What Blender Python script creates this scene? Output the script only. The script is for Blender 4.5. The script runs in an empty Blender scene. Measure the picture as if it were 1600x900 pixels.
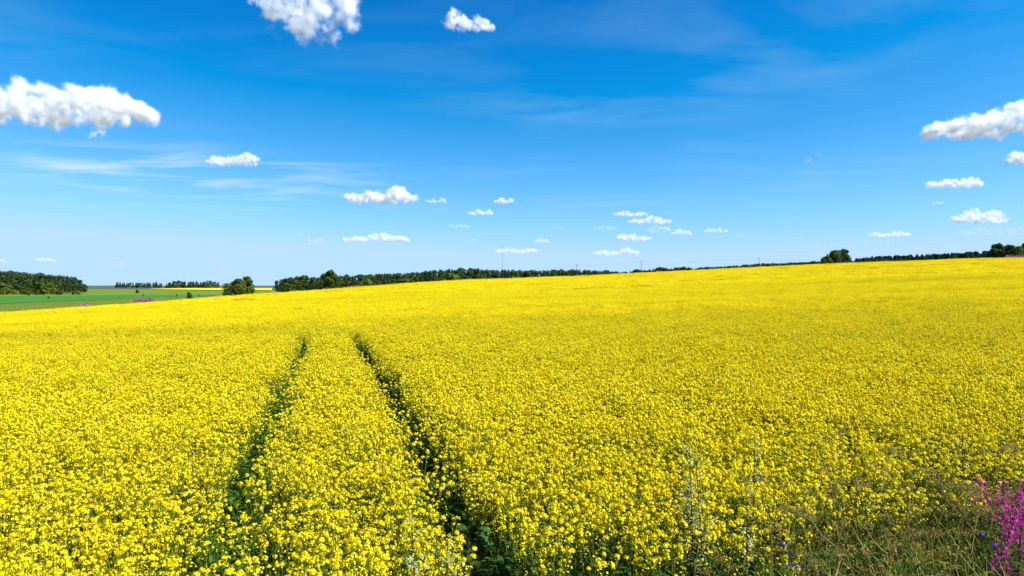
import bpy, math, random
import numpy as np
from mathutils import Vector, noise as mnoise

random.seed(7)
RNG = np.random.default_rng(11)
SC = bpy.context.scene
COL = SC.collection
R = math.radians

# ------------------------------------------------------------------ camera, sky, sun, exposure
CZ = 3.1                       # eye height above the near field, standing on a bank
FP = 1067.0                    # focal length in pixels of the 1600 px wide photograph
HY = 446.0                     # row of the true horizon
cam_data = bpy.data.cameras.new('camera')
cam_data.sensor_width = 36.0
cam_data.lens = 36.0 * FP / 1600.0
cam_data.clip_start = 0.05
cam_data.clip_end = 90000.0
cam = bpy.data.objects.new('camera', cam_data)
COL.objects.link(cam)
cam.location = (0, 0, CZ)
cam.rotation_euler = (R(90) - math.atan((450 - HY) / FP), 0, 0)
SC.camera = cam

SUN_EL, SUN_AZ = R(48), R(106)          # azimuth clockwise from straight ahead
world = bpy.data.worlds.new('World')
SC.world = world
world.use_nodes = True
wn, wl = world.node_tree.nodes, world.node_tree.links
for n in list(wn):
    wn.remove(n)
w_out = wn.new('ShaderNodeOutputWorld')
w_bg = wn.new('ShaderNodeBackground')
w_bg.inputs['Strength'].default_value = 0.096
sky = wn.new('ShaderNodeTexSky')
sky.sky_type = 'NISHITA'
sky.sun_disc = False
sky.sun_elevation = SUN_EL
sky.sun_rotation = SUN_AZ
sky.altitude = 100
sky.air_density = 1.0
sky.dust_density = 0.15
sky.ozone_density = 5.0
# the photograph's cool, saturated rendering of the sky: a fixed mix of the sky's own channels
w_sp = wn.new('ShaderNodeSeparateColor')
wl.new(sky.outputs[0], w_sp.inputs[0])
w_cc = wn.new('ShaderNodeCombineColor')


def wmath(op, a, b=None, c=None, clamp=False):
    n = wn.new('ShaderNodeMath')
    n.operation = op
    n.use_clamp = clamp
    for i, v in enumerate((a, b, c)):
        if v is None:
            continue
        if isinstance(v, (int, float)):
            n.inputs[i].default_value = v
        else:
            wl.new(v, n.inputs[i])
    return n.outputs[0]


sr, sg, sb = w_sp.outputs[0], w_sp.outputs[1], w_sp.outputs[2]
g_out = wmath('SMOOTH_MIN', wmath('MULTIPLY_ADD', sg, 1.02, -0.78), 4.8, 1.6)
r_out = wmath('MINIMUM', wmath('MULTIPLY_ADD', sr, 0.95, -1.38), wmath('MULTIPLY', g_out, 0.66))
wl.new(wmath('MAXIMUM', r_out, 0.02), w_cc.inputs[0])
wl.new(g_out, w_cc.inputs[1])
wl.new(wmath('MULTIPLY_ADD', sr, 0.2, sb), w_cc.inputs[2])
SKY_COLOR = w_cc.outputs[0]
# thin cirrus, part of the sky itself
tc = wn.new('ShaderNodeTexCoord')
sep = wn.new('ShaderNodeSeparateXYZ')
wl.new(tc.outputs['Generated'], sep.inputs[0])


zz = wmath('MAXIMUM', sep.outputs['Z'], 0.03)
cx = wmath('DIVIDE', sep.outputs['X'], zz)      # where the ray meets a high flat layer
cy = wmath('DIVIDE', sep.outputs['Y'], zz)
comb = wn.new('ShaderNodeCombineXYZ')
wl.new(cx, comb.inputs['X'])
wl.new(cy, comb.inputs['Y'])
mp = wn.new('ShaderNodeMapping')
mp.inputs['Rotation'].default_value = (0, 0, R(12))
mp.inputs['Scale'].default_value = (0.55, 0.95, 1)
mp.inputs['Location'].default_value = (0.35, 0.4, 0)
wl.new(comb.outputs[0], mp.inputs['Vector'])
n1 = wn.new('ShaderNodeTexNoise')
n1.inputs['Scale'].default_value = 1.6
n1.inputs['Detail'].default_value = 9
n1.inputs['Roughness'].default_value = 0.55
n1.inputs['Distortion'].default_value = 0.5
wl.new(mp.outputs[0], n1.inputs['Vector'])
n2 = wn.new('ShaderNodeTexNoise')
n2.inputs['Scale'].default_value = 0.45
n2.inputs['Detail'].default_value = 3
wl.new(mp.outputs[0], n2.inputs['Vector'])
c1 = wn.new('ShaderNodeMapRange')
c1.inputs['From Min'].default_value = 0.43
c1.inputs['From Max'].default_value = 0.78
wl.new(n1.outputs['Fac'], c1.inputs['Value'])
c2 = wn.new('ShaderNodeMapRange')
c2.inputs['From Min'].default_value = 0.44
c2.inputs['From Max'].default_value = 0.62
wl.new(n2.outputs['Fac'], c2.inputs['Value'])
low = wn.new('ShaderNodeMapRange')          # the layer fades out of sight near the horizon
low.inputs['From Min'].default_value = 0.04
low.inputs['From Max'].default_value = 0.14
wl.new(sep.outputs['Z'], low.inputs['Value'])
mx_ = wmath('DIVIDE', wmath('ADD', cx, 2.9), 1.7)      # a bank of it stands to the left, ahead
my_ = wmath('DIVIDE', wmath('SUBTRACT', cy, 6.4), 1.7)
bank = wmath('SUBTRACT', 1.25, wmath('ADD', wmath('MULTIPLY', mx_, mx_), wmath('MULTIPLY', my_, my_)), clamp=True)
bank = wmath('MAXIMUM', bank, wmath('MULTIPLY', c2.outputs[0], .22))
cf = wmath('MULTIPLY', c1.outputs[0], bank)
cf = wmath('MULTIPLY', cf, low.outputs[0])
cf = wmath('MULTIPLY', cf, 1.0, clamp=True)
w_mix = wn.new('ShaderNodeMixRGB')
w_mix.inputs['Color2'].default_value = (4.6, 5.6, 6.4, 1)
wl.new(cf, w_mix.inputs['Fac'])
wl.new(SKY_COLOR, w_mix.inputs['Color1'])
wl.new(w_mix.outputs[0], w_bg.inputs['Color'])
wl.new(w_bg.outputs[0], w_out.inputs['Surface'])

sun_d = bpy.data.lights.new('sun', 'SUN')
sun_d.energy = 4.8
sun_d.angle = R(0.53)
sun_d.color = (1.0, 0.97, 0.92)
sun = bpy.data.objects.new('sun', sun_d)
COL.objects.link(sun)
SDIR = Vector((math.sin(SUN_AZ) * math.cos(SUN_EL), math.cos(SUN_AZ) * math.cos(SUN_EL), math.sin(SUN_EL)))
sun.rotation_euler = (-SDIR).to_track_quat('-Z', 'Y').to_euler()
sun.location = (20, -10, 40)

SC.view_settings.view_transform = 'Standard'
SC.view_settings.look = 'None'
SC.view_settings.gamma = 1.0
SC.view_settings.exposure = 0.75
SC.view_settings.use_curve_mapping = False
SC.render.engine = 'CYCLES'
SC.cycles.use_denoising = True
SC.cycles.max_bounces = 26
SC.cycles.diffuse_bounces = 4
SC.cycles.glossy_bounces = 2
SC.cycles.transmission_bounces = 4
SC.cycles.volume_bounces = 24
SC.cycles.transparent_max_bounces = 8
SC.cycles.caustics_reflective = False
SC.cycles.caustics_refractive = False
SC.render.use_persistent_data = False


# ------------------------------------------------------------------ helpers
def tag(o, label=None, cat=None, group=None, kind=None):
    if label:
        o['label'] = label
    if cat:
        o['category'] = cat
    if group:
        o['group'] = group
    if kind:
        o['kind'] = kind
    return o


def empty(name, loc, rz=0.0, scale=1.0):
    o = bpy.data.objects.new(name, None)
    o.empty_display_size = 0.1
    COL.objects.link(o)
    o.location = loc
    o.rotation_euler = (0, 0, rz)
    o.scale = (scale, scale, scale)
    return o


def copy_tree(o, parent=None):
    c = o.copy()
    COL.objects.link(c)
    if parent is not None:
        c.parent = parent
    for ch in list(o.children):
        copy_tree(ch, c)
    return c


def ortho(n):
    n = Vector(n)
    if n.length < 1e-9:
        n = Vector((0, 0, 1))
    n.normalize()
    a = Vector((0, 0, 1)) if abs(n.z) < 0.9 else Vector((1, 0, 0))
    u = n.cross(a).normalized()
    return n, u, n.cross(u)


class MB:
    """collects faces with material slots and links them as one mesh"""

    def __init__(self):
        self.v, self.f, self.m = [], [], []

    def face(self, pts, mi=0):
        b = len(self.v)
        self.v.extend([tuple(p) for p in pts])
        self.f.append(tuple(range(b, b + len(pts))))
        self.m.append(mi)

    def quad(self, c, n, sx, sy, mi=0, roll=None):
        n, u, w = ortho(n)
        a = random.uniform(0, math.tau) if roll is None else roll
        p = u * math.cos(a) + w * math.sin(a)
        q = n.cross(p)
        c = Vector(c)
        self.face((c - p * sx - q * sy, c + p * sx - q * sy, c + p * sx + q * sy, c - p * sx + q * sy), mi)

    def tube(self, pts, rads, mi=0, sides=4):
        pts = [Vector(p) for p in pts]
        b = len(self.v)
        for i, p in enumerate(pts):
            d = pts[min(i + 1, len(pts) - 1)] - pts[max(i - 1, 0)]
            _, u, w = ortho(d)
            for k in range(sides):
                a = math.tau * k / sides
                self.v.append(tuple(p + (u * math.cos(a) + w * math.sin(a)) * rads[i]))
        for i in range(len(pts) - 1):
            for k in range(sides):
                k2 = (k + 1) % sides
                self.f.append((b + i * sides + k, b + i * sides + k2, b + (i + 1) * sides + k2, b + (i + 1) * sides + k))
                self.m.append(mi)
        self.f.append(tuple(b + (len(pts) - 1) * sides + k for k in range(sides)))
        self.m.append(mi)

    def leaf(self, base, d, length, width, mi=0, droop=0.3, up=(0, 0, 1)):
        """a bent blade of two quads and a tip"""
        base, d = Vector(base), Vector(d).normalized()
        side = d.cross(Vector(up))
        if side.length < 1e-4:
            side = Vector((1, 0, 0))
        side.normalize()
        p1 = base + d * length * 0.45
        d2 = (d - Vector((0, 0, droop))).normalized()
        p2 = p1 + d2 * length * 0.35
        d3 = (d2 - Vector((0, 0, droop))).normalized()
        p3 = p2 + d3 * length * 0.25
        w = width * 0.5
        b = len(self.v)
        self.v.extend([tuple(base - side * w * .3), tuple(base + side * w * .3), tuple(p1 + side * w), tuple(p1 - side * w),
                       tuple(p2 + side * w * .8), tuple(p2 - side * w * .8), tuple(p3)])
        self.f += [(b, b + 1, b + 2, b + 3), (b + 3, b + 2, b + 4, b + 5), (b + 5, b + 4, b + 6)]
        self.m += [mi] * 3

    def mesh(self, name, mats):
        me = bpy.data.meshes.new(name)
        me.from_pydata(self.v, [], self.f)
        for m in mats:
            me.materials.append(m)
        me.polygons.foreach_set('material_index', np.array(self.m, dtype=np.int32))
        me.update()
        return me

    def build(self, name, mats, parent=None, link=True, smooth=False):
        if not isinstance(mats, (list, tuple)):
            mats = [mats]
        me = self.mesh(name, mats)
        if smooth:
            me.polygons.foreach_set('use_smooth', np.ones(len(me.polygons), dtype=bool))
        o = bpy.data.objects.new(name, me)
        if link:
            COL.objects.link(o)
        if parent is not None:
            o.parent = parent
        return o


def leaf_mat(name, col, col2=None, trans=0.35, rough=0.6, var=0.25, spec=0.12, patchy=None):
    """diffuse + translucent with colour varying per plant and over space"""
    m = bpy.data.materials.new(name)
    m.use_nodes = True
    nt = m.node_tree
    ns, ls = nt.nodes, nt.links
    for n in list(ns):
        ns.remove(n)
    out = ns.new('ShaderNodeOutputMaterial')
    pr = ns.new('ShaderNodeBsdfPrincipled')
    pr.inputs['Roughness'].default_value = rough
    pr.inputs['Specular IOR Level'].default_value = spec
    tr = ns.new('ShaderNodeBsdfTranslucent')
    mix = ns.new('ShaderNodeMixShader')
    mix.inputs[0].default_value = trans
    geo = ns.new('ShaderNodeNewGeometry')
    oi = ns.new('ShaderNodeObjectInfo')
    add = ns.new('ShaderNodeMath')
    add.operation = 'ADD'
    ls.new(geo.outputs['Random Per Island'], add.inputs[0])
    ls.new(oi.outputs['Random'], add.inputs[1])
    half = ns.new('ShaderNodeMath')
    half.operation = 'MULTIPLY'
    half.inputs[1].default_value = 0.5
    ls.new(add.outputs[0], half.inputs[0])
    ramp = ns.new('ShaderNodeMixRGB')
    c2 = col2 or tuple(c * (1 - var) for c in col)
    ramp.inputs['Color1'].default_value = (*col, 1)
    ramp.inputs['Color2'].default_value = (*c2, 1)
    ls.new(half.outputs[0], ramp.inputs['Fac'])
    col_out = ramp.outputs[0]
    if patchy:          # uneven bloom over the field: stretches further on or behind in flower
        mp = ns.new('ShaderNodeMapping')
        mp.inputs['Rotation'].default_value = (0, 0, R(12))
        mp.inputs['Scale'].default_value = (.02, .085, .0)
        ls.new(geo.outputs['Position'], mp.inputs['Vector'])
        nz = ns.new('ShaderNodeTexNoise')
        nz.inputs['Scale'].default_value = 1.0
        nz.inputs['Detail'].default_value = 5
        nz.inputs['Roughness'].default_value = .6
        ls.new(mp.outputs[0], nz.inputs['Vector'])
        mr = ns.new('ShaderNodeMapRange')
        mr.inputs['From Min'].default_value = .48
        mr.inputs['From Max'].default_value = .72
        ls.new(nz.outputs['Fac'], mr.inputs['Value'])
        mx = ns.new('ShaderNodeMixRGB')
        mx.inputs['Color2'].default_value = (*patchy, 1)
        ls.new(mr.outputs[0], mx.inputs['Fac'])
        ls.new(col_out, mx.inputs['Color1'])
        col_out = mx.outputs[0]
    ls.new(col_out, pr.inputs['Base Color'])
    ls.new(col_out, tr.inputs['Color'])
    ls.new(pr.outputs[0], mix.inputs[1])
    ls.new(tr.outputs[0], mix.inputs[2])
    ls.new(mix.outputs[0], out.inputs['Surface'])
    return m


def ground_mat(name, c1, c2, scale=0.05, c3=None, rough=0.95, bump=0.0):
    m = bpy.data.materials.new(name)
    m.use_nodes = True
    ns, ls = m.node_tree.nodes, m.node_tree.links
    pr = ns['Principled BSDF']
    pr.inputs['Roughness'].default_value = rough
    pr.inputs['Specular IOR Level'].default_value = 0.1
    t = ns.new('ShaderNodeTexCoord')
    a = ns.new('ShaderNodeTexNoise')
    a.inputs['Scale'].default_value = scale
    a.inputs['Detail'].default_value = 8
    a.inputs['Roughness'].default_value = 0.65
    ls.new(t.outputs['Object'], a.inputs['Vector'])
    r = ns.new('ShaderNodeValToRGB')
    r.color_ramp.elements[0].position = 0.35
    r.color_ramp.elements[1].position = 0.65
    r.color_ramp.elements[0].color = (*c1, 1)
    r.color_ramp.elements[1].color = (*c2, 1)
    ls.new(a.outputs['Fac'], r.inputs['Fac'])
    col = r.outputs[0]
    if c3:
        b = ns.new('ShaderNodeTexNoise')
        b.inputs['Scale'].default_value = scale * 14
        b.inputs['Detail'].default_value = 4
        ls.new(t.outputs['Object'], b.inputs['Vector'])
        mr = ns.new('ShaderNodeMapRange')
        mr.inputs['From Min'].default_value = 0.5
        mr.inputs['From Max'].default_value = 0.7
        ls.new(b.outputs['Fac'], mr.inputs['Value'])
        mx = ns.new('ShaderNodeMixRGB')
        mx.inputs['Color2'].default_value = (*c3, 1)
        ls.new(mr.outputs[0], mx.inputs['Fac'])
        ls.new(col, mx.inputs['Color1'])
        col = mx.outputs[0]
    ls.new(col, pr.inputs['Base Color'])
    if bump:
        bn = ns.new('ShaderNodeBump')
        bn.inputs['Strength'].default_value = bump
        ls.new(a.outputs['Fac'], bn.inputs['Height'])
        ls.new(bn.outputs[0], pr.inputs['Normal'])
    return m


M_petal = leaf_mat('yellow_petals', (0.94, 0.81, 0.010), (0.91, 0.73, 0.008), trans=0.30, rough=0.7, spec=0.1, patchy=(0.76, 0.64, 0.008))
M_bud = leaf_mat('green_buds', (0.42, 0.40, 0.02), (0.28, 0.30, 0.03), trans=0.2)
M_rape_stem = leaf_mat('rapeseed_stem_green', (0.17, 0.24, 0.030), (0.10, 0.16, 0.018), trans=0.2)
M_rape_leaf = leaf_mat('rapeseed_leaf_green', (0.085, 0.20, 0.028), (0.05, 0.12, 0.012), trans=0.35, rough=0.5, spec=0.18)
M_weed_bright = leaf_mat('fresh_weed_green', (0.19, 0.36, 0.022), (0.10, 0.21, 0.014), trans=0.4)
M_weed_dark = leaf_mat('dark_weed_green', (0.085, 0.14, 0.015), (0.05, 0.085, 0.010), trans=0.3)
M_grass = leaf_mat('verge_grass_green', (0.15, 0.23, 0.018), (0.24, 0.27, 0.035), trans=0.35)
M_straw = leaf_mat('dry_straw', (0.50, 0.40, 0.12), (0.34, 0.24, 0.07), trans=0.2)
M_seed = leaf_mat('brown_seed_heads', (0.30, 0.18, 0.05), (0.36, 0.34, 0.05), trans=0.2)
M_mug_stem = leaf_mat('dark_brown_stem', (0.055, 0.035, 0.022), (0.09, 0.05, 0.03), trans=0.0)
M_mug_leaf = leaf_mat('silvery_green_leaf', (0.55, 0.60, 0.28), (0.20, 0.28, 0.07), trans=0.25)
M_magenta = leaf_mat('magenta_petals', (0.90, 0.10, 0.50), (0.68, 0.07, 0.36), trans=0.35)
M_fire_leaf = leaf_mat('reddish_green_leaf', (0.08, 0.10, 0.03), (0.15, 0.06, 0.05), trans=0.3)
M_blue = leaf_mat('blue_petals', (0.10, 0.08, 0.75), (0.16, 0.06, 0.62), trans=0.3)
M_pink = leaf_mat('pink_bloom', (0.62, 0.26, 0.40), (0.36, 0.19, 0.16), trans=0.3)

M_spruce = leaf_mat('spruce_needles', (0.050, 0.088, 0.024), (0.030, 0.058, 0.018), trans=0.15, rough=0.7)
M_pine = leaf_mat('pine_needles', (0.066, 0.110, 0.026), (0.040, 0.074, 0.020), trans=0.15, rough=0.7)
M_broad = leaf_mat('broadleaf_green', (0.090, 0.135, 0.016), (0.050, 0.084, 0.010), trans=0.3, rough=0.55)
M_broad_olive = leaf_mat('olive_leaf_green', (0.120, 0.158, 0.014), (0.070, 0.100, 0.010), trans=0.3, rough=0.55)
M_broad_dark = leaf_mat('deep_leaf_green', (0.062, 0.100, 0.014), (0.034, 0.060, 0.008), trans=0.3, rough=0.55)
M_bark = leaf_mat('bark', (0.10, 0.07, 0.05), (0.07, 0.05, 0.035), trans=0.0, rough=0.9)
M_pine_bark = leaf_mat('pine_bark', (0.26, 0.13, 0.06), (0.14, 0.08, 0.05), trans=0.0, rough=0.9)

M_soil = ground_mat('field_soil', (0.085, 0.062, 0.036), (0.075, 0.080, 0.026), scale=0.6, c3=(0.05, 0.07, 0.018), bump=0.4)
M_meadow = ground_mat('meadow_green', (0.075, 0.098, 0.055), (0.10, 0.115, 0.062), scale=0.012, c3=(0.07, 0.09, 0.05))
M_emerald = ground_mat('young_crop_green', (0.048, 0.165, 0.014), (0.062, 0.190, 0.018), scale=0.012)
M_midgreen = ground_mat('grass_field_green', (0.115, 0.190, 0.010), (0.150, 0.215, 0.014), scale=0.010)
M_olive = ground_mat('rough_grass_olive', (0.115, 0.165, 0.006), (0.150, 0.185, 0.008), scale=0.03, c3=(0.10, 0.09, 0.02))
M_dirt = ground_mat('dry_margin', (0.16, 0.12, 0.05), (0.09, 0.10, 0.03), scale=0.2)
M_farrape = ground_mat('distant_rapeseed_yellow', (0.80, 0.60, 0.01), (0.70, 0.50, 0.01), scale=0.02)

# ------------------------------------------------------------------ lie of the land
# tables over the photograph's columns: bearing -> distance and height of the far rim of the yellow field
TPX = np.arange(-500, 2101, 5.0)


def table(xs, ys, k=9):
    t = np.interp(TPX, xs, ys)
    ker = np.hanning(k + 2)[1:-1]
    ker /= ker.sum()
    return np.convolve(np.pad(t, (k // 2, k // 2), mode='edge'), ker, 'valid')


EDGE_Y = table([-500, 0, 100, 200, 300, 350, 430, 520, 600, 700, 800, 900, 1000, 1100, 1200, 1300, 1400, 1500, 1600, 2100],
               [521, 488, 482, 475.5, 467, 463, 458, 451.5, 445.5, 438.5, 435, 431, 426.3, 421.5, 416.5, 412, 408, 404.3, 402.5, 397])
EDGE_D = table([-500, 0, 350, 520, 700, 900, 1200, 1300, 1500, 1600, 2100],
               [95, 115, 140, 165, 210, 250, 255, 240, 205, 190, 150])
FAR_Z = table([-500, 430, 800, 900, 1000, 1100, 1200, 1300, 1400, 1500, 1600, 2100],
              [-6.6, -6.6, -6.6, -4.5, 1.5, 7.5, 12, 15.5, 20, 23, 25, 28])
FAR_D = table([-500, 300, 430, 700, 900, 1100, 2100], [165, 195, 260, 400, 520, 850, 850])


def smooth(a, b, x):
    t = np.clip((x - a) / (b - a), 0, 1)
    return t * t * (3 - 2 * t)


def polar(x, y):
    r = np.hypot(x, y)
    az = np.arctan2(x, y)
    azc = np.clip(az, R(-48), R(48))
    d = r * np.cos(azc)
    px = np.clip(800 + FP * np.tan(azc), -480, 2080)
    return px, d, np.abs(az)


def swell(x, y):
    return 0.05 * np.sin(x * 0.9 + 1.3 * np.sin(y * 0.31)) * np.sin(y * 0.55 + 0.7) + 0.10 * np.sin(x * 0.11 + y * 0.07) * np.sin(y * 0.13 - 1)


def ground_z(x, y):
    """world height of the bare ground"""
    x, y = np.asarray(x, float), np.asarray(y, float)
    px, d, az = polar(x, y)
    D = np.interp(px, TPX, EDGE_D)
    t = (HY - np.interp(px, TPX, EDGE_Y)) / FP
    zf = np.interp(px, TPX, FAR_Z)
    fd = np.interp(px, TPX, FAR_D)
    s = np.clip(d / D, 0, 1)
    z = -3.1 + (t * D + 2.0) * s ** 1.3
    k = smooth(0, 1, np.clip((d - D) / (fd - D), 0, 1))
    z = z * (1 - k) + zf * k
    z = z + swell(x, y) * smooth(4, 12, d) * (1 - smooth(200, 500, d))
    # the bank the photographer stands on
    z = z + 1.45 * (1 - smooth(1.2, 5.2, np.hypot(x * 0.45, y)))
    back = smooth(R(95), R(165), az)
    z = z * (1 - back) + (-2.2) * back
    return z + CZ


def gz(x, y):
    return float(ground_z(x, y))


def at(px, d, dz=0.0):
    x = (px - 800) / FP * d
    return Vector((x, d, gz(x, d) + dz))


radii = np.concatenate([[0.0], np.geomspace(0.6, 600, 150), np.geomspace(640, 40000, 36)])
azs = np.concatenate([np.linspace(-180, -50, 27)[:-1], np.linspace(-50, 50, 201), np.linspace(50, 180, 27)[1:-1]])
gv, gf = [(0.0, 0.0, gz(0, 0))], []
A = np.radians(azs)
na = len(azs)
for r in radii[1:]:
    xs, ys = r * np.sin(A), r * np.cos(A)
    zs = ground_z(xs, ys)
    gv += list(zip(xs.tolist(), ys.tolist(), zs.tolist()))
for k in range(na):
    gf.append((0, 1 + (k + 1) % na, 1 + k))
for i in range(len(radii) - 2):
    b0, b1 = 1 + i * na, 1 + (i + 1) * na
    for k in range(na):
        k2 = (k + 1) % na
        gf.append((b0 + k, b0 + k2, b1 + k2, b1 + k))
me = bpy.data.meshes.new('ground')
me.from_pydata(gv, [], gf)
M_ground = M_meadow
me.materials.append(M_soil)
me.materials.append(M_meadow)
mids = np.array([np.mean([gv[i] for i in f], axis=0) for f in gf])
pxm, dm, azm = polar(mids[:, 0], mids[:, 1])
me.polygons.foreach_set('material_index', (dm > np.interp(pxm, TPX, EDGE_D) + 3).astype(np.int32))
me.polygons.foreach_set('use_smooth', np.ones(len(gf), dtype=bool))
me.update()
ground = bpy.data.objects.new('ground', me)
COL.objects.link(ground)
tag(ground, 'rolling farmland soil and meadow under and around the crop', 'ground', kind='structure')


def sheet(name, near, far, mat, label, off=0.06, n_d=10, step=10):
    """a field laid over the ground between two boundary lines given as (column, distance) polylines"""
    p0, p1 = max(near[0][0], far[0][0]), min(near[-1][0], far[-1][0])
    cols = np.arange(p0, p1 + 0.1, step)
    v, f = [], []
    for i, c in enumerate(cols):
        a = np.interp(c, [q[0] for q in near], [q[1] for q in near])
        b = np.interp(c, [q[0] for q in far], [q[1] for q in far])
        for j in range(n_d + 1):
            d = a * (max(b, a + 0.5) / a) ** (j / n_d)
            p = at(c, d, off)
            v.append(tuple(p))
    for i in range(len(cols) - 1):
        for j in range(n_d):
            k = i * (n_d + 1) + j
            f.append((k, k + n_d + 1, k + n_d + 2, k + 1))
    m = bpy.data.meshes.new(name)
    m.from_pydata(v, [], f)
    m.materials.append(mat)
    m.polygons.foreach_set('use_smooth', np.ones(len(f), dtype=bool))
    m.update()
    o = bpy.data.objects.new(name, m)
    COL.objects.link(o)
    tag(o, label, 'field', kind='structure')
    return o


sheet('rough_grass', [(-450, 125), (0, 128), (350, 152), (430, 170)], [(-450, 235), (0, 243), (150, 300), (300, 400), (430, 430)], M_olive,
      'olive strip of rough grass beyond the rapeseed', off=0.10)
sheet('young_crop', [(-450, 235), (0, 243), (150, 300), (300, 390), (360, 410)], [(-450, 400), (0, 414), (150, 450), (300, 480), (360, 480)], M_emerald,
      'bright emerald strip of young crop in the valley', off=0.20)
sheet('grass_field', [(-450, 400), (0, 414), (150, 450), (300, 480), (430, 480)], [(-450, 1200), (240, 1150), (430, 900)], M_midgreen,
      'mid green grass field in front of the distant tree row', off=0.15)
sheet('distant_field', [(235, 1100), (300, 920), (345, 860), (430, 820)], [(235, 1180), (300, 1500), (430, 1500)], M_farrape,
      'thin yellow strip of another rapeseed field far left', off=0.9)

# ------------------------------------------------------------------ scattering through one geometry node tree per stuff object
PROTO = {}


def scatter(name, protos, pts, rot, scl, idx, label, cat):
    """one object: points carrying rotation, scale and the number of the plant to stand there"""
    coll = bpy.data.collections.new(name + '_kinds')
    for i, p in enumerate(protos):
        p.name = '%s_kind_%02d' % (name, i)
        coll.objects.link(p)
    m = bpy.data.meshes.new(name)
    m.vertices.add(len(pts))
    m.vertices.foreach_set('co', np.ascontiguousarray(pts, dtype=np.float32).ravel())
    a = m.attributes.new('rot', 'FLOAT_VECTOR', 'POINT')
    a.data.foreach_set('vector', np.ascontiguousarray(rot, dtype=np.float32).ravel())
    a = m.attributes.new('scl', 'FLOAT_VECTOR', 'POINT')
    a.data.foreach_set('vector', np.ascontiguousarray(scl, dtype=np.float32).ravel())
    a = m.attributes.new('idx', 'INT', 'POINT')
    a.data.foreach_set('value', np.ascontiguousarray(idx, dtype=np.int32))
    m.update()
    o = bpy.data.objects.new(name, m)
    COL.objects.link(o)
    ng = bpy.data.node_groups.new(name, 'GeometryNodeTree')
    ng.interface.new_socket('Geometry', in_out='INPUT', socket_type='NodeSocketGeometry')
    ng.interface.new_socket('Geometry', in_out='OUTPUT', socket_type='NodeSocketGeometry')
    N, L = ng.nodes, ng.links
    gi, go = N.new('NodeGroupInput'), N.new('NodeGroupOutput')
    ci = N.new('GeometryNodeCollectionInfo')
    ci.inputs['Collection'].default_value = coll
    ci.inputs['Separate Children'].default_value = True
    ci.inputs['Reset Children'].default_value = True
    iop = N.new('GeometryNodeInstanceOnPoints')
    iop.inputs['Pick Instance'].default_value = True

    def attr(nm, ty):
        n = N.new('GeometryNodeInputNamedAttribute')
        n.data_type = ty
        n.inputs['Name'].default_value = nm
        return n.outputs['Attribute']
    e2r = N.new('FunctionNodeEulerToRotation')
    L.new(attr('rot', 'FLOAT_VECTOR'), e2r.inputs[0])
    L.new(gi.outputs[0], iop.inputs['Points'])
    L.new(ci.outputs[0], iop.inputs['Instance'])
    L.new(attr('idx', 'INT'), iop.inputs['Instance Index'])
    L.new(e2r.outputs[0], iop.inputs['Rotation'])
    L.new(attr('scl', 'FLOAT_VECTOR'), iop.inputs['Scale'])
    L.new(iop.outputs[0], go.inputs[0])
    md = o.modifiers.new('scatter', 'NODES')
    md.node_group = ng
    tag(o, label, cat, kind='stuff')
    return o


# ------------------------------------------------------------------ rapeseed plants
def sphere_dir(zmin=-1.0):
    z = random.uniform(zmin, 1)
    a = random.uniform(0, math.tau)
    s = math.sqrt(max(0, 1 - z * z))
    return Vector((s * math.cos(a), s * math.sin(a), z))


def flower_head(mb, c, r, n, ps, mi_p=0, mi_b=1, cross=True):
    c = Vector(c)
    for _ in range(n):
        d = sphere_dir(-0.45)
        p = c + Vector((d.x * r, d.y * r, d.z * r * 0.85)) * random.uniform(0.8, 1.1)
        nn = d + Vector((0, 0, 0.5)) + sphere_dir() * 0.35
        roll = random.uniform(0, math.tau)
        s = ps * random.uniform(0.8, 1.15)
        if cross:
            mb.quad(p, nn, s, s * 0.42, mi_p, roll)
            mb.quad(p + nn.normalized() * 0.001, nn, s * 0.42, s, mi_p, roll)
        else:
            mb.quad(p, nn, s, s * 0.8, mi_p, roll)
    for _ in range(max(1, n // 7)):
        d = sphere_dir(0.3)
        mb.quad(c + d * r * 0.95 + Vector((0, 0, r * .25)), d, ps * 0.35, ps * 0.5, mi_b)


def plant_layout(nh, drop=.25):
    """stems and head spots of one plant"""
    H = random.uniform(0.98, 1.14)
    lean = Vector((random.uniform(-.06, .06), random.uniform(-.06, .06), 0))
    heads, stems = [], []
    main = [Vector((0, 0, 0)), Vector((0, 0, .5)) + lean * .5, Vector((0, 0, H)) + lean]
    stems.append(main)
    heads.append(main[-1])
    a0 = random.uniform(0, math.tau)
    for k in range(nh - 1):
        z0 = random.uniform(.45, .8)
        a = a0 + k * 2.4 + random.uniform(-.4, .4)
        out = random.uniform(.06, .19)
        z1 = H - random.uniform(0.0, drop)
        b = lean * z0 + Vector((0, 0, z0))
        t = lean + Vector((math.cos(a) * out, math.sin(a) * out, z1))
        m = b.lerp(t, .5) + Vector((math.cos(a), math.sin(a), 0)) * out * .25
        stems.append([b, m, t])
        heads.append(t)
    return stems, heads


def rape_stems(mb, stems, mi=0, sides=3, r0=.006):
    for i, s in enumerate(stems):
        mb.tube(s, [r0 if i == 0 else r0 * .6, r0 * .7 if i == 0 else r0 * .5, r0 * .4], mi, sides)


def pods(mb, stems, mi, n):
    for s in stems:
        for _ in range(n):
            p = Vector(s[1]).lerp(s[2], random.uniform(.35, .9))
            a = random.uniform(0, math.tau)
            mb.leaf(p, (math.cos(a), math.sin(a), .9), random.uniform(.04, .07), .005, mi, droop=-.2)


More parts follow.
